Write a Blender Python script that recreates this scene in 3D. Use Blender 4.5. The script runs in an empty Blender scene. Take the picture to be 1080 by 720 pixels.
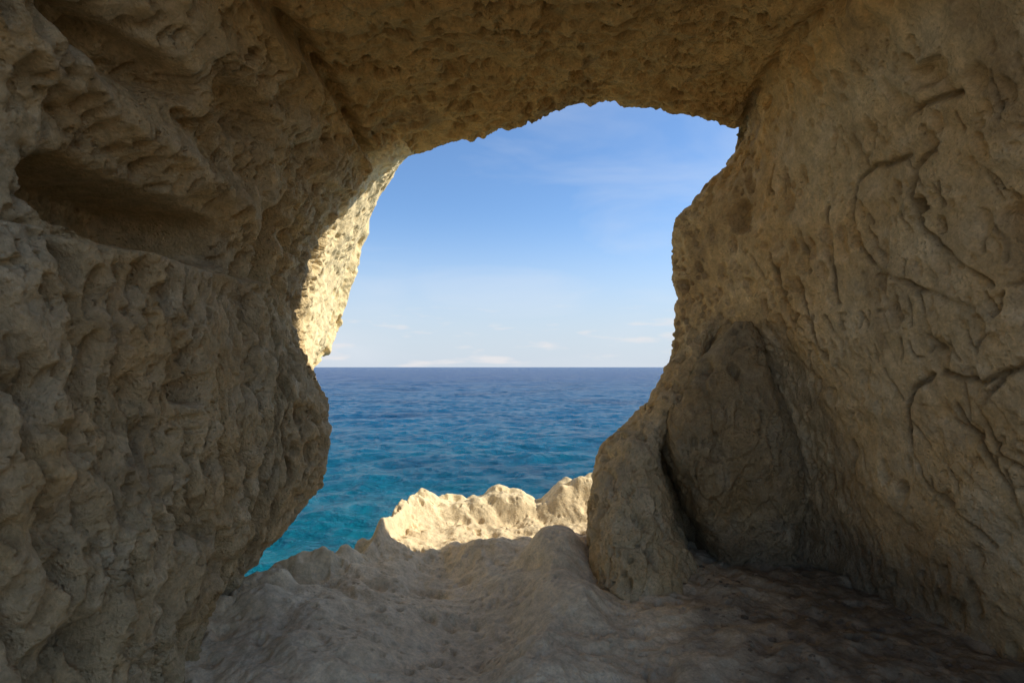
import bpy, math, numpy as np
from mathutils import Vector
rng = np.random.RandomState(7)
scene = bpy.context.scene
scene.view_settings.view_transform = 'Standard'
scene.view_settings.look = 'None'
scene.view_settings.exposure = 0

# ---------------------------------------------------------------- noise
PERM = rng.permutation(256).astype(np.int32)
PERM = np.concatenate([PERM, PERM])
G = rng.normal(size=(256, 3)).astype(np.float32)
G /= np.linalg.norm(G, axis=1)[:, None]
J3 = rng.rand(256, 3).astype(np.float32)

def h3(i, j, k):
    return PERM[(PERM[(PERM[i & 255] + j) & 255] + k) & 255]

def perlin(P):
    P = P.astype(np.float32)
    F0 = np.floor(P); I = F0.astype(np.int32); f = P - F0
    u = f * f * f * (f * (f * 6 - 15) + 10)
    out = np.zeros(len(P), np.float32)
    for a in (0, 1):
        wa = u[:, 0] if a else 1 - u[:, 0]
        for b in (0, 1):
            wb = u[:, 1] if b else 1 - u[:, 1]
            for c in (0, 1):
                wc = u[:, 2] if c else 1 - u[:, 2]
                g = G[h3(I[:, 0] + a, I[:, 1] + b, I[:, 2] + c)]
                d = g[:, 0] * (f[:, 0] - a) + g[:, 1] * (f[:, 1] - b) + g[:, 2] * (f[:, 2] - c)
                out += wa * wb * wc * d
    return out * 1.5

def fbm(P, o=4, gain=0.5):
    s = 0; a = 1.0
    for i in range(o):
        s = s + a * perlin(P * (2.03 ** i) + 17.3 * i)
        a *= gain
    return s

def worley(P):
    P = P.astype(np.float32)
    F0 = np.floor(P); I = F0.astype(np.int32); f = P - F0
    best = np.full(len(P), 9.0, np.float32); idb = np.zeros(len(P), np.int32)
    for a in (-1, 0, 1):
        for b in (-1, 0, 1):
            for c in (-1, 0, 1):
                h = h3(I[:, 0] + a, I[:, 1] + b, I[:, 2] + c)
                j = J3[h]
                d = (j[:, 0] + a - f[:, 0]) ** 2 + (j[:, 1] + b - f[:, 1]) ** 2 + (j[:, 2] + c - f[:, 2]) ** 2
                m = d < best
                best[m] = d[m]; idb[m] = h[m]
    return np.sqrt(best), idb / 255.0

def sst(a, b, x):
    t = np.clip((x - a) / (b - a), 0, 1)
    return t * t * (3 - 2 * t)

# ---------------------------------------------------------------- mesh helpers
def grid_mesh(name, P, nr, nc, col=None, flip=False, wrap=False, alpha=None):
    idx = np.arange(nr * nc).reshape(nr, nc)
    if wrap:
        idx = np.concatenate([idx, idx[:, :1]], axis=1)
    a = idx[:-1, :-1].ravel(); b = idx[:-1, 1:].ravel(); c = idx[1:, 1:].ravel(); d = idx[1:, :-1].ravel()
    q = np.stack([a, d, c, b] if flip else [a, b, c, d], axis=1).astype(np.int32)
    me = bpy.data.meshes.new(name)
    me.vertices.add(len(P)); me.vertices.foreach_set('co', P.astype(np.float32).ravel())
    n = len(q)
    me.loops.add(n * 4); me.loops.foreach_set('vertex_index', q.ravel())
    me.polygons.add(n)
    me.polygons.foreach_set('loop_start', np.arange(0, n * 4, 4, dtype=np.int32))
    me.polygons.foreach_set('use_smooth', np.ones(n, dtype=bool))
    me.update(calc_edges=True)
    if col is not None:
        at = me.color_attributes.new('Col', 'FLOAT_COLOR', 'POINT')
        cc = np.ones((len(P), 4), np.float32); cc[:, :3] = col
        if alpha is not None: cc[:, 3] = alpha
        at.data.foreach_set('color', cc.ravel())
    ob = bpy.data.objects.new(name, me)
    scene.collection.objects.link(ob)
    return ob

def cr_axis(N, subs, closed=False):
    n = N
    spans = n if closed else n - 1
    rows = []
    for s in range(spans):
        k = subs[s]
        last = (s == spans - 1) and not closed
        for t in np.linspace(0, 1, k + 1)[: (k + 1 if last else k)]:
            w = [(-t + 2 * t * t - t ** 3) / 2, (2 - 5 * t * t + 3 * t ** 3) / 2, (t + 4 * t * t - 3 * t ** 3) / 2, (-t * t + t ** 3) / 2]
            r = np.zeros(n)
            for o, ww in zip((-1, 0, 1, 2), w):
                i = s + o
                i = i % n if closed else min(max(i, 0), n - 1)
                r[i] += ww
            rows.append(r)
    return np.array(rows)

def normals(Pg, wrap=False):
    if wrap:
        Q = np.concatenate([Pg[:, -1:], Pg, Pg[:, :1]], axis=1)
        du = (Q[:, 2:] - Q[:, :-2])
    else:
        du = np.gradient(Pg, axis=1)
    dv = np.gradient(Pg, axis=0)
    n = np.cross(du, dv)
    n /= np.linalg.norm(n, axis=2)[..., None] + 1e-9
    return n

# ---------------------------------------------------------------- rock relief
def rock_relief(P, rough=1.0):
    w = P + 0.10 * np.stack([perlin(P * 2.1), perlin(P * 2.1 + 31), perlin(P * 2.1 + 67)], 1)
    d = 0.045 * fbm(P * 1.3, 3)
    r = 1 - np.abs(perlin(w * 2.3)) * 2
    d += 0.035 * r * rough
    d += 0.030 * fbm(w * 6.0, 5, 0.60) * rough
    F, i = worley(w * np.array([8, 8, 5.0]))
    m = sst(-0.2, 0.3, perlin(P * 1.7 + 9))
    d -= 0.085 * sst(0.45, 0.24, F) * (i > 0.45) * (0.25 + 0.75 * m) * rough
    F, i = worley(w * 18.0)
    m = sst(-0.3, 0.2, perlin(P * 2.9 + 5))
    d -= 0.045 * sst(0.48, 0.27, F) * (i > 0.4) * m * rough
    return d

def rock_color(P):
    a = fbm(P * 1.1 + 3, 3)[:, None]; b = fbm(P * 5.0 + 40, 3)[:, None]
    base = np.array([0.72, 0.55, 0.31]); warm = np.array([0.70, 0.47, 0.215]); pale = np.array([0.80, 0.66, 0.44])
    t = np.clip(0.35 + 0.9 * a, 0, 1); c = base * (1 - t) + warm * t
    t = np.clip(0.1 + 0.9 * b, 0, 1) * 0.6
    return c * (1 - t) + pale * t

# ---------------------------------------------------------------- cave shell
E = [(-1.75,2.5,-.6),(-1.7,2.5,-.05),(-1.66,2.5,.65),(-1.66,2.5,1.25),(-1.68,2.5,1.9),(-1.65,2.5,2.5),(-1.33,2.6,3.15),
     (-.75,2.6,3.38),(0,2.6,3.42),(.5,2.6,3.45),(1.0,2.6,3.46),(1.35,2.5,3.42),(1.65,2.5,3.25),(1.85,2.45,3.0),(1.97,2.4,2.7),
     (2.1,2.4,2.35),(2.2,2.4,1.9),(2.3,2.5,1.45),(2.5,2.5,.75),(2.65,2.55,-.05),(2.7,2.6,-.6)]
F_ = [(-2.0,3.3,-.6),(-1.95,3.3,-.05),(-1.66,3.35,.65),(-1.56,3.35,1.2),(-1.64,3.4,1.85),(-1.56,3.5,2.45),(-1.24,3.7,3.2),
     (-.75,3.6,3.42),(0,3.4,3.46),(.5,3.4,3.52),(1.0,3.4,3.55),(1.38,3.4,3.52),(1.66,3.35,3.4),(1.82,3.4,3.1),(1.93,3.4,2.8),
     (2.02,3.4,2.4),(2.09,3.4,1.95),(2.16,3.4,1.5),(2.3,3.4,.75),(2.42,3.45,-.05),(2.45,3.5,-.6)]
Gr = [(-2.5,3.9,-.6),(-2.24,3.95,-.1),(-1.53,4.1,.6),(-1.32,4.0,1.15),(-1.66,4.2,1.8),(-1.60,4.6,2.5),(-1.28,4.9,3.13),
     (-.85,4.7,3.42),(0,4.2,3.50),(.5,4.15,3.6),(1.05,4.15,3.64),(1.5,4.15,3.58),(1.82,4.2,3.5),(1.82,4.25,3.2),(1.78,4.3,2.85),
     (1.77,4.4,2.35),(1.85,4.45,1.9),(2.0,4.5,1.5),(2.15,4.5,.8),(2.17,4.4,-.05),(2.17,4.4,-.6)]
H = [(-3.6,4.6,-3),(-3.4,4.6,-.6),(-2.9,4.9,.5),(-2.35,5.5,1.1),(-2.13,6.3,1.72),(-1.90,6.4,2.6),(-1.36,6.4,3.75),
     (-.87,5.5,3.67),(0,4.75,3.58),(.5,4.7,3.72),(1.1,4.7,3.73),(1.65,4.7,3.57),(2.02,4.8,3.62),(1.92,4.95,3.28),(1.57,5.0,2.88),
     (1.45,5.0,2.45),(1.48,5.0,2.0),(1.34,5.0,1.45),(1.2,5.1,.8),(1.3,5.1,-.1),(1.3,5.1,-3)]
I_ = [(-4.6,5.4,-5),(-4.4,5.2,-1.5),(-3.8,5.6,.3),(-3.2,6.0,1.1),(-3.0,6.8,1.8),(-2.7,7.0,2.7),(-2.3,6.9,4.5),
     (-1.2,5.9,4.6),(0,5.1,4.7),(.5,5.0,4.8),(1.1,5.0,4.8),(1.7,5.0,4.7),(2.6,4.95,4.6),(2.8,4.95,3.8),(2.8,5.05,3.1),
     (2.8,5.1,2.5),(2.8,5.1,2.0),(2.8,5.1,1.4),(2.8,5.2,.7),(2.9,5.3,-.6),(2.9,5.3,-5)]
E = np.array(E); F_ = np.array(F_); Gr = np.array(Gr); H = np.array(H); I_ = np.array(I_)
def back(dy, sx, dz):
    R = E.copy(); R[:, 1] += dy; R[:, 0] *= sx; R[2:-2, 2] *= dz
    return R
D = back(-1.0, 1.04, 1.0); C = back(-1.9, 1.2, 1.09); B = back(-2.8, 1.7, 1.5)  # unseen rear end left open and flared, added to let fill light in
Jr = I_.copy(); Jr[:, 0] *= 3.5; Jr[:, 1] += 0.6; Jr[5:16, 2] = Jr[5:16, 2] * 1.6 + 1; Jr[:2, 2] = -6; Jr[-2:, 2] = -6
NET = np.stack([B, C, D, E, F_, Gr, H, I_, Jr])
SU = [20, 66, 74, 74, 70, 68, 64, 60, 50, 50, 46, 46, 46, 50, 50, 50, 54, 64, 60, 20]
Mv = cr_axis(9, [14, 30, 105, 145, 140, 115, 60, 14])
Mu = cr_axis(21, SU)
upar = np.concatenate([k + np.linspace(0, 1, n + 1)[:-1] for k, n in enumerate(SU)] + [[20.0]])
Pg = np.einsum('ai,bj,ijk->abk', Mv, Mu, NET)
nr, nc = Pg.shape[:2]
U = np.tile(upar, nr)
N = normals(Pg).reshape(-1, 3)
P = Pg.reshape(-1, 3)
mid = nr // 2 * nc + nc // 4
if np.dot(N[mid], np.array([0.2, P[mid, 1], 1.7]) - P[mid]) < 0:
    N = -N; FL = True
else:
    FL = False
x, y, z = P.T
outm = sst(4.6, 5.3, y) * (x < -.3)
right = sst(1.3, 1.6, x) * sst(3.5, 3.3, z)
d = rock_relief(P) * (1 - 0.40 * outm) * (1 - 0.5 * right * sst(5.0, 4.5, y))
left = sst(-1.0, -1.25, x) * sst(5.2, 4.6, y)
ceil = sst(2.95, 3.25, z) * sst(5.6, 5.2, y) * sst(-1.5, -1.3, x) * sst(2.0, 1.7, x)
zz = z + 0.04 * perlin(P * 2.3 + 11) - 0.03 * (y - 2.5)
d += left * sst(4.1, 3.2, y) * (0.18 * sst(1.99, 1.95, zz) - 0.06 * sst(0.7, 0.0, z) * (y < 3.5))
uw = U + 0.12 * perlin(P * 1.8 + 15)
d -= 0.12 * np.exp(-((uw - 6.25) / 0.10) ** 2) * sst(5.0, 4.6, y)
d += 0.10 * sst(5.1, 5.9, uw) * sst(6.2, 6.1, uw) * sst(5.0, 4.4, y)
d -= 0.08 * np.exp(-((uw - 11.9) / 0.14) ** 2) * sst(5.0, 4.5, y)
def dent(cy, cz, ry, rz, dep, mask, p=4, tilt=0.0, e=.62):
    q = 0.16 * perlin(P * 4 + cy * 7)
    yy = y - cy; z2 = z - cz - tilt * yy
    r = ((np.abs(yy) / ry) ** p + (np.abs(z2) / rz) ** p) ** (1 / p) + q
    return -dep * mask * sst(1.08, e, r)
d += dent(2.55, 2.15, 0.56, 0.15, 0.50, left, 4, 0, .74)
d += dent(3.62, 2.25, 0.13, 0.42, 0.22, left, 2, 0)
d += dent(2.62, 1.40, 0.11, 0.09, 0.17, left, 2)
d += dent(2.25, 2.74, 0.45, 0.09, 0.18, left, 2, 0.1)
d += dent(3.0, 2.86, 0.30, 0.13, 0.17, left, 2, -0.1)
d += dent(4.0, 2.1, 0.12, 0.5, 0.10, left, 2, 0)
d += dent(1.95, 0.45, 0.20, 0.22, 0.14, left, 2)
d += dent(3.35, 0.75, 0.08, 0.16, 0.12, left, 2) + dent(2.9, .5, .12, .2, .10, left, 2)
d += left * 0.16 * np.exp(-((z - 2.50 + 0.12 * (y - 2.5)) / 0.11) ** 2) * sst(3.5, 3.0, y)
d += left * sst(2.0, 2.3, z) * 0.07 * fbm(P * np.array([2.5, 2.5, 4.0]) + 5, 3)
low = sst(2.05, 1.85, z)
wp = P + 0.03 * np.stack([perlin(P * 5), perlin(P * 5 + 9), perlin(P * 5 + 21)], 1)
F, i = worley(np.stack([wp[:, 0] * 3, wp[:, 1] * 11 + 1.2 * wp[:, 2], wp[:, 2] * 3.0], 1))
d -= left * (0.2 + 0.8 * low) * 0.13 * sst(0.43, 0.22, F) * (i > 0.35) * (0.5 + i * .6)
F, i = worley(np.stack([wp[:, 0] * 8, wp[:, 1] * 21, wp[:, 2] * 7], 1))
d -= left * 0.055 * sst(0.45, 0.24, F) * (i > 0.35)
wob = np.stack([x * 3, y * 5.0 + 0.5 * perlin(P * 3), z * 0.9 + 0.15 * y], 1)
d -= left * low * 0.08 * sst(0.18, 0.0, np.abs(perlin(wob))) * sst(-.3, .3, perlin(P * 2 + 44))
fw = np.stack([x * 3 + 0.4 * perlin(P * 1.5), y * 5.0 + x * 2, z * 3], 1)
d -= ceil * 0.03 * sst(0.2, 0.0, np.abs(perlin(fw))) * sst(-.1, .4, perlin(P * 2.5 + 3))
d += ceil * 0.03 * fbm(P * np.array([5, 9, 5]) + 71, 3) * sst(5.3, 4.6, y)
def seg(a, b, A0, A1, B0, B1):
    pa = a - A0; pb = b - B0; ba = A1 - A0; bb = B1 - B0
    h = np.clip((pa * ba + pb * bb) / (ba * ba + bb * bb + 1e-9), 0, 1)
    return np.hypot(pa - ba * h, pb - bb * h)
CURV = [[(2.9,2.57),(3.15,2.62),(3.28,2.58),(3.36,2.47),(3.39,2.36),(3.36,2.2),(3.24,2.05),(2.97,1.9),(2.7,1.78)],
        [(2.7,2.57),(2.86,2.5),(2.94,2.39),(2.92,2.24),(2.83,2.1),(2.6,1.88)],
        [(3.0,1.46),(3.14,1.38),(3.2,1.27),(3.25,1.0),(3.2,.85),(3.05,.72),(2.9,.6)],
        [(2.65,1.44),(2.8,1.3),(2.75,1.07),(2.62,1.0)], [(2.55,1.5),(2.75,1.42),(2.95,1.47)],
        [(2.5,2.7),(2.75,2.75),(2.9,2.7)], [(3.9,2.05),(3.86,1.55)], [(2.9,1.3),(2.75,.9),(2.72,.6)], [(3.55,2.5),(3.62,1.9)],
        [(4.1,2.3),(4.05,2.0)], [(3.8,2.4),(3.78,2.15)], [(3.0,1.9),(2.95,1.6)]]
GL = {'I':[(.5,0,.5,1)],'T':[(.5,0,.5,1),(0,1,1,1)],'L':[(0,0,0,1),(0,0,.8,0)],'V':[(0,1,.5,0),(.5,0,1,1)],
      'N':[(0,0,0,1),(0,1,.9,0),(.9,0,.9,1)],'A':[(0,0,.5,1),(.5,1,1,0),(.2,.4,.8,.4)],'M':[(0,0,0,1),(0,1,.5,.4),(.5,.4,1,1),(1,1,1,0)],
      'X':[(0,0,1,1),(0,1,1,0)],'K':[(0,0,0,1),(0,.4,.8,1),(.2,.5,.9,0)],'E':[(0,0,0,1),(0,0,.7,0),(0,.5,.6,.5),(0,1,.7,1)],
      'H':[(0,0,0,1),(.8,0,.8,1),(0,.5,.8,.5)],'Y':[(.5,0,.5,.5),(.5,.5,0,1),(.5,.5,1,1)]}
segs = []
for c in CURV:
    for p, q in zip(c[:-1], c[1:]):
        segs.append((p[0], q[0], p[1], q[1], 0.0125))
def word(txt, y0, z0, hgt, wdt, w):
    yy = y0
    for ch in txt:
        jz = rng.uniform(-.03, .03); s = rng.uniform(.7, 1.2); sk = rng.uniform(-.3, .3) * wdt
        if ch in GL:
            for (a, b, c, e) in GL[ch]:
                segs.append((yy - a * wdt * s - sk * b, yy - c * wdt * s - sk * e, z0 + jz + b * hgt * s, z0 + jz + e * hgt * s, w))
        yy -= wdt * rng.uniform(1.25, 1.8)
word('KVIENTIHAVTI', 4.05, 1.75, 0.12, 0.10, 0.009)
word('MNHAILXIV', 3.65, 1.56, 0.09, 0.075, 0.008)
word('LAVIM', 3.2, 2.68, 0.09, 0.07, 0.008)
word('VILMA', 2.95, 0.95, 0.08, 0.07, 0.008)
for k in range(40):
    a = rng.uniform(2.2, 4.2); b = rng.uniform(.7, 2.8); t = rng.normal(1.4, .4); l = rng.uniform(.05, .22)
    segs.append((a, a + l * math.cos(t), b, b + l * math.sin(t), 0.008))
sel = np.where((x > 1.5) & (y > 1.8) & (y < 4.4) & (z > 0.3) & (z < 3.2))[0]
ys = y[sel] + 0.02 * perlin(P[sel] * 6); zs = z[sel] + 0.02 * perlin(P[sel] * 6 + 50)
cv = np.zeros(len(sel))
for (a0, a1, b0, b1, w) in segs:
    dd = seg(ys, zs, a0, a1, b0, b1)
    cv = np.maximum(cv, np.exp(-(dd / w) ** 2) * (0.044 if w > .012 else 0.028))
wear = .35 + .65 * sst(-.4, .05, perlin(P[sel] * 3.3 + 77))
cv *= wear
d[sel] -= cv
d += dent(3.02, 2.45, .045, .04, .07, right, 2) + dent(2.9, 2.33, .05, .045, .08, right, 2) + dent(2.42, 2.05, .09, .14, .14, right, 3)
d += dent(2.62, 2.85, .12, .06, .08, right, 2) + dent(4.35, 2.65, .1, .14, .10, right, 2) + dent(2.8, 2.2, .04, .05, .06, right, 2)
F, i = worley(np.stack([x * 9, y * 9, z * 4.5], 1))
d -= right * 0.035 * sst(0.42, 0.2, F) * (i > 0.6)
P2 = P + N * d[:, None]
col = rock_color(P)
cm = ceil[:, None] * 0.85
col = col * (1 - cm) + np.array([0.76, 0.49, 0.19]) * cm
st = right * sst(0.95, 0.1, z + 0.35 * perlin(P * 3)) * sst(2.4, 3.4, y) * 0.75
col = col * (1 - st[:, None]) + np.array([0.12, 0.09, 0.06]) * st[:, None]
st = sst(0.3, 0.7, fbm(P * np.array([2.2, 2.2, 1.2]) + 70, 4)) * 0.40
col = col * (1 - st[:, None]) + np.array([0.30, 0.21, 0.12]) * st[:, None]
col[sel] *= (1 - 14 * np.clip(cv, 0, .03))[:, None]  # carved grooves painted darker, standing in for weak shading
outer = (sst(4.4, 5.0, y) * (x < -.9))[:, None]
col = col * (1 - outer) + np.array([0.90, 0.74, 0.46]) * outer  # left jamb painted paler to boost its sunlit look
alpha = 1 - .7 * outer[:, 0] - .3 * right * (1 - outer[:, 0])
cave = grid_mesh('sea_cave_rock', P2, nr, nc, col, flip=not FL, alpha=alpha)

# ---------------------------------------------------------------- buttress rocks
def stack_rock(name, levels, su=60, sv=40, rough=1.0, dark=0.0, colmul=1.0):
    NET = np.array(levels, dtype=float)
    Mv = cr_axis(NET.shape[0], [sv] * (NET.shape[0] - 1))
    Mu = cr_axis(NET.shape[1], [su] * NET.shape[1], closed=True)
    Pg = np.einsum('ai,bj,ijk->abk', Mv, Mu, NET)
    nr, nc = Pg.shape[:2]
    N = normals(Pg, True).reshape(-1, 3); P = Pg.reshape(-1, 3)
    m = (nr // 3) * nc
    fl = False
    rowc = Pg[nr // 3].mean(0)
    if np.dot(N[m], P[m] - rowc) < 0:
        N = -N; fl = True
    dd = rock_relief(P, rough)
    w = np.abs(perlin(P * np.array([4, 4, 3.0]) + 20))
    dd -= 0.03 * sst(0.12, 0, w)
    P2 = P + N * dd[:, None]
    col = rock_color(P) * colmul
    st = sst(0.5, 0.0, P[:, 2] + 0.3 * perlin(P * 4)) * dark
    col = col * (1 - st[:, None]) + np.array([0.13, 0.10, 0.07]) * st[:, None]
    return grid_mesh(name, P2, nr, nc, col, flip=not fl, wrap=True)

def ring(z, pts): return [(a, b, z) for a, b in pts]
b1 = [ring(-.4, [(.6,3.55),(1.0,3.55),(1.35,4.0),(1.45,4.6),(1.5,5.3),(.9,5.4),(.55,4.9),(.5,4.2)]),
      ring(0.0, [(.68,3.7),(.98,3.68),(1.25,4.0),(1.38,4.6),(1.5,5.2),(.9,5.2),(.66,4.8),(.60,4.2)]),
      ring(.4, [(.69,3.9),(.93,3.85),(1.12,4.1),(1.24,4.6),(1.5,5.2),(.95,5.2),(.68,4.8),(.63,4.3)]),
      ring(.82, [(.80,4.25),(.97,4.2),(1.1,4.35),(1.2,4.7),(1.5,5.2),(1.1,5.2),(.82,4.9),(.76,4.55)]),
      ring(1.1, [(1.12,4.5),(1.20,4.45),(1.30,4.5),(1.4,4.8),(1.6,5.2),(1.3,5.15),(1.16,4.95),(1.11,4.7)]),
      ring(1.5, [(1.36,4.62),(1.45,4.55),(1.55,4.6),(1.62,4.8),(1.7,5.1),(1.5,5.12),(1.40,5.0),(1.35,4.8)]),
      ring(1.9, [(1.58,4.75),(1.62,4.7),(1.68,4.75),(1.72,4.85),(1.75,5.0),(1.65,5.0),(1.60,4.95),(1.57,4.85)])]
stack_rock('rock_buttress', b1)
b2 = [ring(-.3, [(1.62,4.36),(1.8,4.3),(2.12,4.3),(2.5,4.6),(2.1,4.9),(1.6,4.9)]),
      ring(.1, [(1.58,4.3),(1.8,4.26),(2.10,4.26),(2.4,4.6),(2.1,4.9),(1.6,4.9)]),
      ring(.5, [(1.40,4.24),(1.7,4.19),(2.05,4.22),(2.4,4.6),(2.0,4.9),(1.45,4.9)]),
      ring(.95, [(1.22,4.20),(1.6,4.14),(1.98,4.18),(2.3,4.6),(1.9,4.9),(1.35,4.9)]),
      ring(1.35, [(1.40,4.30),(1.66,4.18),(1.90,4.20),(2.1,4.6),(1.85,4.9),(1.5,4.8)]),
      ring(1.85, [(1.70,4.36),(1.75,4.30),(1.80,4.30),(1.95,4.55),(1.85,4.7),(1.7,4.65)])]
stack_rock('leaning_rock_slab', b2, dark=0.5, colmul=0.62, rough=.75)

# ---------------------------------------------------------------- floor / ledge
xs = np.concatenate([np.linspace(-40, -4, 12)[:-1], np.linspace(-4, -2.3, 40)[:-1], np.linspace(-2.3, 2.7, 620), np.linspace(2.7, 6, 40)[1:], np.linspace(6, 40, 12)[1:]])
yv = np.concatenate([np.linspace(-60, -3, 16)[:-1], np.linspace(-3, 2.0, 60)[:-1], np.linspace(2.0, 7.0, 780), np.linspace(7, 9, 30)[1:]])  # rows behind the camera form an unseen plateau, added for sunlit bounce
X, Y = np.meshgrid(xs, yv); nr, nc = X.shape
x = X.ravel(); y = Y.ravel(); Q = np.stack([x, y, 0 * x], 1)
ye = np.interp(x, [-8, -2.6, -1.95, -1.6, -1.3, -1.12, -.95, -.7, -.3, .4, 1.0, 2.0, 8], [2.8, 3.2, 3.65, 4.1, 4.5, 5.1, 6.0, 6.25, 6.35, 6.4, 6.5, 6.5, 6.5])
ye = ye + 0.10 * fbm(Q * 1.9 + 4, 3)
s = ye - y
h = 0.03 * fbm(Q * 0.9, 2)
def bump(cx, cy, rx, ry, a, p=1.0): return a * np.exp(-(((x - cx) / rx) ** 2 + ((y - cy) / ry) ** 2) ** p)
h += bump(-1.25, 4.1, .26, .22, .06) + bump(-1.5, 3.45, .25, .25, .08) + bump(-1.15, 3.4, .25, .25, .08) + bump(.33, 4.3, .24, .38, .26, 1.6) + bump(.35, 3.55, .22, .32, .16, 1.5)
h += bump(-.95, 4.75, .25, .22, .05) - bump(-.55, 4.3, .30, .5, .12, 1.5) - bump(-.25, 3.3, .35, .6, .15, 1.5) + bump(-1.0, 2.85, .28, .35, .11, 1.4)
h += bump(-.22, 4.65, .22, .18, .08, 1.5) + bump(.12, 2.9, .2, .28, .09, 1.5) + bump(1.5, 3.3, .7, .5, .04) + bump(.75, 4.7, .3, .4, .1) - bump(-.60, 4.05, .13, .09, .11, 2) - bump(.05, 5.2, .7, .35, .06, 1.5)
rim = np.exp(-(np.clip(np.abs(s - 0.46) - .13, 0, 9) / 0.20) ** 2)
rimh = np.interp(x, [-2.4, -1.6, -1.2, -1.08, -.98, -.85, -.6, -.35, -.1, .1, .25, .38, .5, .8, 1.1], [.0, .0, .03, .10, .20, .16, .13, .17, .22, .18, .08, .14, .28, .34, .36])
rn = fbm(Q * 2.6 + 8, 3)
h += rim * rimh * (1 + 0.30 * rn) * sst(-.05, 0.2, s)
wq = Q + .05 * np.stack([perlin(Q * 4), perlin(Q * 4 + 9), 0 * x], 1)
F, i = worley(wq * 5 + 0.2); rgh = .55 * sst(1.1, 0.3, s) * sst(-.6, -1.1, x) + .2 * sst(1.1, .4, s)
F2, i2 = worley(wq * 11 + 3)
F3, i3 = worley(wq * 24 + 3)
h += (0.045 + 0.04 * rgh) * fbm(wq * 2.6, 4) * (0.6 + rgh)
bl = np.abs(perlin(wq * 3.1 + 60)); h += .07 * (sst(0, .5, bl)) * (.5 + rgh)
h -= 0.075 * sst(.42, .18, F) * (i > .5) * (0.4 + rgh * .9)
h -= 0.040 * sst(.43, .22, F2) * (i2 > .5) * sst(-.2, .3, perlin(Q * 1.5 + 2))
h -= 0.018 * sst(.42, .2, F3) * (i3 > .45) * sst(-.2, .3, perlin(Q * 2.5 + 12))
h += 0.010 * fbm(Q * 14, 3)
drop = np.clip(-s, 0, 9)
h -= drop * 3.2 + 0.5 * drop * np.clip(perlin(Q * 3), -.5, .5)
h = np.maximum(h, -6)
P = np.stack([x, y, h], 1)
col = rock_color(np.stack([x, y, h * 2 + 5], 1)) * 0.35 + np.array([0.87, 0.71, 0.48]) * 0.65
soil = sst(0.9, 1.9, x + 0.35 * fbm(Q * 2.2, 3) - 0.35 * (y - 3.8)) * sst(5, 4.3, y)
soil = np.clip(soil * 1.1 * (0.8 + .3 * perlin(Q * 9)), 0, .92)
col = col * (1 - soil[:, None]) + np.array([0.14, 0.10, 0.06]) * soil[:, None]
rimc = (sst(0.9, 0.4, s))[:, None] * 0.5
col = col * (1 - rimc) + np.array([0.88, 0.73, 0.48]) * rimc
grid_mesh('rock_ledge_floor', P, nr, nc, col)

# ---------------------------------------------------------------- loose debris
vv = []; ff = []
def height_at(px, py):
    i = np.searchsorted(yv, py); j = np.searchsorted(xs, px)
    return h.reshape(nr, nc)[i, j]
for k in range(150):
    px = rng.uniform(1.1, 2.35); py = rng.uniform(2.6, 4.35)
    r = rng.uniform(.004, .014) * (1.8 if rng.rand() < .1 else 1)
    base = len(vv); zc = height_at(px, py) + r * .2
    ico = [(0,0,1),(.9,0,.4),(.3,.85,.4),(-.7,.5,.4),(-.7,-.5,.4),(.3,-.85,.4),(.7,.5,-.4),(-.3,.85,-.4),(-.9,0,-.4),(-.3,-.85,-.4),(.7,-.5,-.4),(0,0,-1)]
    for v in ico:
        q = [v[0] * rng.uniform(.7, 1.3), v[1] * rng.uniform(.7, 1.3), v[2] * rng.uniform(.5, .9)]
        vv.append((px + q[0] * r * 1.3, py + q[1] * r, zc + q[2] * r))
    for t in [(0,1,2),(0,2,3),(0,3,4),(0,4,5),(0,5,1),(1,6,2),(2,7,3),(3,8,4),(4,9,5),(5,10,1),(2,6,7),(3,7,8),(4,8,9),(5,9,10),(1,10,6),(11,7,6),(11,8,7),(11,9,8),(11,10,9),(11,6,10)]:
        ff.append(tuple(base + a for a in t))
me = bpy.data.meshes.new('pebbles'); me.from_pydata(vv, [], ff); me.update()
at = me.color_attributes.new('Col', 'FLOAT_COLOR', 'POINT')
c4 = np.ones((len(vv), 4), np.float32); c4[:, :3] = np.repeat(rng.uniform(.6, 1.2, (len(vv) // 12, 1)), 12, 0) * np.array([.3, .22, .14])
at.data.foreach_set('color', c4.ravel())
peb = bpy.data.objects.new('pebbles', me); scene.collection.objects.link(peb)

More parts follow.
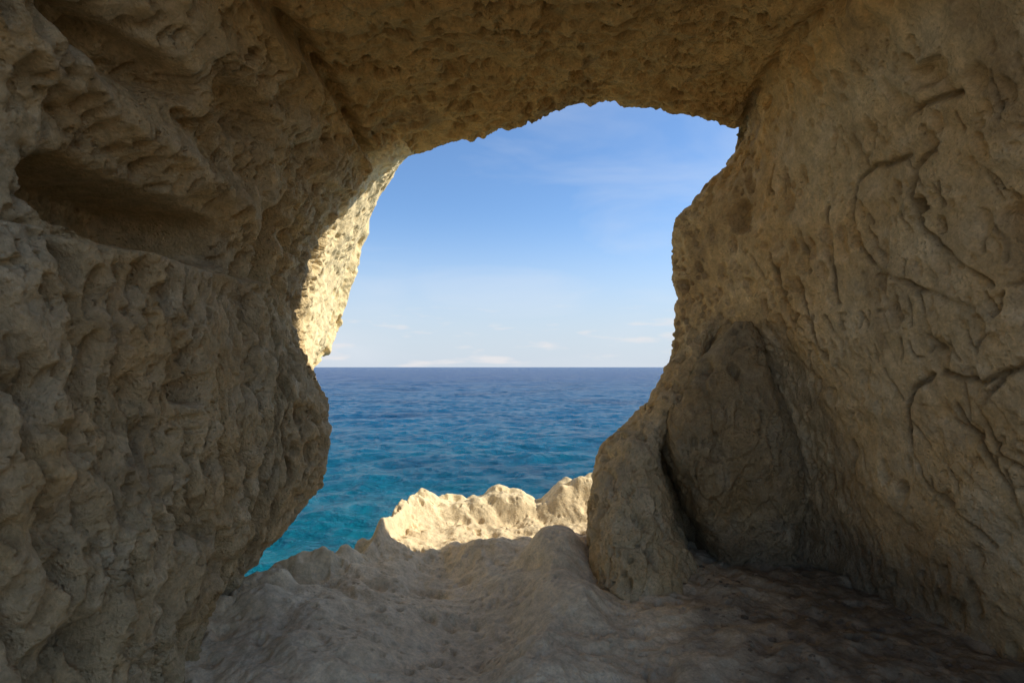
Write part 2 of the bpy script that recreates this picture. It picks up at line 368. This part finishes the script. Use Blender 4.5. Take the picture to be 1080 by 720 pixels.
# ---------------------------------------------------------------- rock material
def nd(nt, t, **kw):
    n = nt.nodes.new(t)
    for k, v in kw.items(): setattr(n, k, v)
    return n
def rock_mat(name, bs=1.0):
    m = bpy.data.materials.new(name); m.use_nodes = True; nt = m.node_tree; L = nt.links
    bs_ = nt.nodes['Principled BSDF']; bs_.inputs['Roughness'].default_value = 0.9
    bs_.inputs['Specular IOR Level'].default_value = 0.15
    tc = nd(nt, 'ShaderNodeTexCoord'); at = nd(nt, 'ShaderNodeVertexColor', layer_name='Col')
    def noise(sc, det=6, r=.6):
        n = nd(nt, 'ShaderNodeTexNoise'); n.inputs['Scale'].default_value = sc; n.inputs['Detail'].default_value = det
        n.inputs['Roughness'].default_value = r; L.new(tc.outputs['Object'], n.inputs['Vector']); return n
    n1 = noise(14, 8, .65); n2 = noise(60, 6, .7); n3 = noise(3.2, 5, .6)
    def ramp(src, a, b, va, vb):
        r = nd(nt, 'ShaderNodeMapRange'); r.inputs[1].default_value = a; r.inputs[2].default_value = b
        r.inputs[3].default_value = va; r.inputs[4].default_value = vb; L.new(src, r.inputs[0]); return r.outputs[0]
    def mul(a, b, op='MULTIPLY'):
        q = nd(nt, 'ShaderNodeMath', operation=op)
        for i, v in enumerate((a, b)):
            if isinstance(v, (int, float)): q.inputs[i].default_value = v
            else: L.new(v, q.inputs[i])
        return q.outputs[0]
    f = mul(ramp(n1.outputs['Fac'], .3, .7, .74, 1.2), ramp(n2.outputs['Fac'], .3, .7, .80, 1.16))
    f = mul(f, ramp(n3.outputs['Fac'], .3, .7, .86, 1.12))
    vo = nd(nt, 'ShaderNodeTexVoronoi'); vo.inputs['Scale'].default_value = 42; L.new(tc.outputs['Object'], vo.inputs['Vector'])
    pit = ramp(vo.outputs['Distance'], .1, .38, 0, 1)
    vm = nd(nt, 'ShaderNodeVectorMath', operation='SCALE'); L.new(at.outputs['Color'], vm.inputs[0]); L.new(f, vm.inputs['Scale'])
    L.new(vm.outputs[0], bs_.inputs['Base Color'])
    hgt = mul(mul(n1.outputs['Fac'], .045), mul(n2.outputs['Fac'], .016), 'ADD')
    pm = mul(pit, ramp(n3.outputs['Fac'], .4, .6, 0.002, .012))
    hgt = mul(hgt, pm, 'ADD')
    hgt = mul(hgt, at.outputs['Alpha'])
    b = nd(nt, 'ShaderNodeBump'); b.inputs['Distance'].default_value = bs; b.inputs['Strength'].default_value = 1.0
    L.new(hgt, b.inputs['Height']); L.new(b.outputs[0], bs_.inputs['Normal'])
    return m
rm = rock_mat('limestone'); fm = rock_mat('worn_limestone', .33)
for ob in scene.objects:
    ob.data.materials.append(fm if ob.name == 'rock_ledge_floor' else rm)

# ---------------------------------------------------------------- sea
SEA = -4.0
ang = np.radians(np.concatenate([np.linspace(-88, -30, 40)[:-1], np.linspace(-30, 20, 900), np.linspace(20, 88, 40)[1:]]))
rad = np.geomspace(5, 40000, 1300)
A, R = np.meshgrid(ang, rad); nr, nc = A.shape
x = (R * np.sin(A)).ravel(); y = (R * np.cos(A)).ravel(); r = R.ravel(); dr = r * 0.0069
hh = np.zeros_like(x)
wx = 1.5 * perlin(np.stack([x * .05, y * .05, 0 * x], 1))
for k, (lam, amp) in enumerate([(14, .16), (6, .13), (3.0, .12), (1.5, .085), (.8, .05), (.4, .025)]):
    th = [0.25, -.15, .35, -.3, .1, .4][k]
    u = (x * math.cos(th) + y * math.sin(th)); v = (-x * math.sin(th) + y * math.cos(th))
    q = perlin(np.stack([u / lam * .6 + 7 * k, v / lam + wx * .3, np.full_like(x, k * 3.7)], 1))
    hh += amp * (0.6 - 2.2 * np.abs(q)) * sst(0.9, 0.25, dr / lam)
P = np.stack([x, y, SEA + hh], 1)
sea = grid_mesh('sea', P, nr, nc, None, flip=True)
m = bpy.data.materials.new('sea_water'); m.use_nodes = True; nt = m.node_tree; L = nt.links
b = nt.nodes['Principled BSDF']; b.inputs['Roughness'].default_value = 0.2; b.inputs['IOR'].default_value = 1.33; b.inputs['Specular IOR Level'].default_value = .22
geo = nd(nt, 'ShaderNodeNewGeometry'); sep = nd(nt, 'ShaderNodeSeparateXYZ'); L.new(geo.outputs['Position'], sep.inputs[0])
mr = nd(nt, 'ShaderNodeMath', operation='LOGARITHM'); mr.inputs[1].default_value = 10; L.new(sep.outputs['Y'], mr.inputs[0])
cr = nd(nt, 'ShaderNodeValToRGB'); sc = nd(nt, 'ShaderNodeMath', operation='MULTIPLY'); sc.inputs[1].default_value = .25
L.new(mr.outputs[0], sc.inputs[0]); L.new(sc.outputs[0], cr.inputs[0])
cr.color_ramp.elements[0].position = .28; cr.color_ramp.elements[0].color = (0.001, .21, .27, 1)
cr.color_ramp.elements[1].position = .62; cr.color_ramp.elements[1].color = (0.001, .05, .18, 1)
e = cr.color_ramp.elements.new(.44); e.color = (0.001, .135, .27, 1)
n = nd(nt, 'ShaderNodeTexNoise'); n.inputs['Scale'].default_value = .06; n.inputs['Detail'].default_value = 5; L.new(geo.outputs['Position'], n.inputs['Vector'])
rg = nd(nt, 'ShaderNodeMapRange'); rg.inputs[1].default_value = .5; rg.inputs[2].default_value = .65; rg.inputs[4].default_value = .6; L.new(n.outputs['Fac'], rg.inputs[0])
mx = nd(nt, 'ShaderNodeMix', data_type='RGBA'); L.new(rg.outputs[0], mx.inputs[0]); L.new(cr.outputs[0], mx.inputs[6]); mx.inputs[7].default_value = (0.004, .05, .14, 1)
L.new(mx.outputs[2], b.inputs['Base Color'])
mp = nd(nt, 'ShaderNodeMapping'); mp.inputs['Scale'].default_value = (.6, 1, 1); L.new(geo.outputs['Position'], mp.inputs[0])
n2 = nd(nt, 'ShaderNodeTexNoise'); n2.inputs['Scale'].default_value = 3.2; n2.inputs['Detail'].default_value = 6; n2.inputs['Roughness'].default_value = .68; L.new(mp.outputs[0], n2.inputs['Vector'])
n3 = nd(nt, 'ShaderNodeTexNoise'); n3.inputs['Scale'].default_value = .5; n3.inputs['Detail'].default_value = 6; L.new(mp.outputs[0], n3.inputs['Vector'])
a1 = nd(nt, 'ShaderNodeMath', operation='MULTIPLY_ADD'); a1.inputs[1].default_value = 4; L.new(n3.outputs['Fac'], a1.inputs[0]); L.new(n2.outputs['Fac'], a1.inputs[2])
bp = nd(nt, 'ShaderNodeBump'); bp.inputs['Distance'].default_value = .6; bp.inputs['Strength'].default_value = 1; L.new(a1.outputs[0], bp.inputs['Height']); L.new(bp.outputs[0], b.inputs['Normal'])
sea.data.materials.append(m)

# ---------------------------------------------------------------- light
EL, AZ = 36, 7.5
dvec = Vector((math.cos(math.radians(EL)) * math.cos(math.radians(AZ)), math.cos(math.radians(EL)) * math.sin(math.radians(AZ)), math.sin(math.radians(EL))))
sl = bpy.data.lights.new('sun', 'SUN'); sl.energy = 5.0; sl.angle = math.radians(.5); sl.color = (1, .92, .74)
so = bpy.data.objects.new('sun', sl); so.rotation_euler = dvec.to_track_quat('Z', 'Y').to_euler(); scene.collection.objects.link(so)
w = bpy.data.worlds.new('World'); scene.world = w; w.use_nodes = True; nt = w.node_tree; L = nt.links
bg = nt.nodes['Background']; bg.inputs['Strength'].default_value = 0.15
sky = nd(nt, 'ShaderNodeTexSky', sky_type='NISHITA'); sky.sun_disc = False
sky.sun_elevation = math.radians(EL); sky.sun_rotation = math.radians(90 - AZ); sky.air_density = 1.0; sky.dust_density = .4; sky.ozone_density = 2.0
tint = nd(nt, 'ShaderNodeMix', data_type='RGBA', blend_type='MULTIPLY'); tint.inputs[0].default_value = 1; L.new(sky.outputs[0], tint.inputs[6]); tint.inputs[7].default_value = (.82, 1.0, 1.20, 1)
tc = nd(nt, 'ShaderNodeTexCoord'); mp = nd(nt, 'ShaderNodeMapping'); mp.inputs['Scale'].default_value = (1.3, 1.3, 5)
mp.inputs['Rotation'].default_value = (0, math.radians(8), 0)
L.new(tc.outputs['Generated'], mp.inputs[0])
sp = nd(nt, 'ShaderNodeSeparateXYZ'); L.new(tc.outputs['Generated'], sp.inputs[0])
hz = nd(nt, 'ShaderNodeMapRange', interpolation_type='SMOOTHERSTEP'); hz.inputs[1].default_value = -.02; hz.inputs[2].default_value = .30; hz.inputs[3].default_value = .9; hz.inputs[4].default_value = 0; L.new(sp.outputs['Z'], hz.inputs[0])
hm = nd(nt, 'ShaderNodeMix', data_type='RGBA'); L.new(hz.outputs[0], hm.inputs[0]); L.new(tint.outputs[2], hm.inputs[6]); hm.inputs[7].default_value = (4.2, 4.7, 5.4, 1)
cn = nd(nt, 'ShaderNodeTexNoise'); cn.inputs['Scale'].default_value = 2.2; cn.inputs['Detail'].default_value = 7; cn.inputs['Roughness'].default_value = .5; cn.inputs['Distortion'].default_value = .5
L.new(mp.outputs[0], cn.inputs['Vector'])
cm = nd(nt, 'ShaderNodeMapRange'); cm.inputs[1].default_value = .46; cm.inputs[2].default_value = .82; cm.inputs[4].default_value = .38; L.new(cn.outputs['Fac'], cm.inputs[0])
mx = nd(nt, 'ShaderNodeMix', data_type='RGBA'); L.new(cm.outputs[0], mx.inputs[0]); L.new(hm.outputs[2], mx.inputs[6]); mx.inputs[7].default_value = (5.2, 5.5, 6.0, 1)
mp2 = nd(nt, 'ShaderNodeMapping'); mp2.inputs['Scale'].default_value = (5, 5, 26); L.new(tc.outputs['Generated'], mp2.inputs[0])
c2 = nd(nt, 'ShaderNodeTexNoise'); c2.inputs['Scale'].default_value = 2.0; c2.inputs['Detail'].default_value = 5; L.new(mp2.outputs[0], c2.inputs['Vector'])
m2 = nd(nt, 'ShaderNodeMapRange'); m2.inputs[1].default_value = .55; m2.inputs[2].default_value = .7; m2.inputs[4].default_value = .8; L.new(c2.outputs['Fac'], m2.inputs[0])
bl = nd(nt, 'ShaderNodeMapRange', interpolation_type='SMOOTHSTEP'); bl.inputs[1].default_value = .05; bl.inputs[2].default_value = .13; bl.inputs[3].default_value = 1; bl.inputs[4].default_value = 0; L.new(sp.outputs['Z'], bl.inputs[0])
mm = nd(nt, 'ShaderNodeMath', operation='MULTIPLY'); L.new(m2.outputs[0], mm.inputs[0]); L.new(bl.outputs[0], mm.inputs[1])
mx3 = nd(nt, 'ShaderNodeMix', data_type='RGBA'); L.new(mm.outputs[0], mx3.inputs[0]); L.new(mx.outputs[2], mx3.inputs[6]); mx3.inputs[7].default_value = (5.5, 5.4, 5.5, 1)
L.new(mx3.outputs[2], bg.inputs['Color'])

# ---------------------------------------------------------------- camera
cam = bpy.data.cameras.new('camera'); cam.lens = 20; cam.sensor_width = 36; cam.shift_y = 0.025; cam.clip_start = .05; cam.clip_end = 100000
co = bpy.data.objects.new('camera', cam); co.location = (0, 0, 1.5); co.rotation_euler = (math.radians(90), 0, 0)
scene.collection.objects.link(co); scene.camera = co
print('verts', sum(len(o.data.vertices) for o in scene.objects if o.type == 'MESH'))
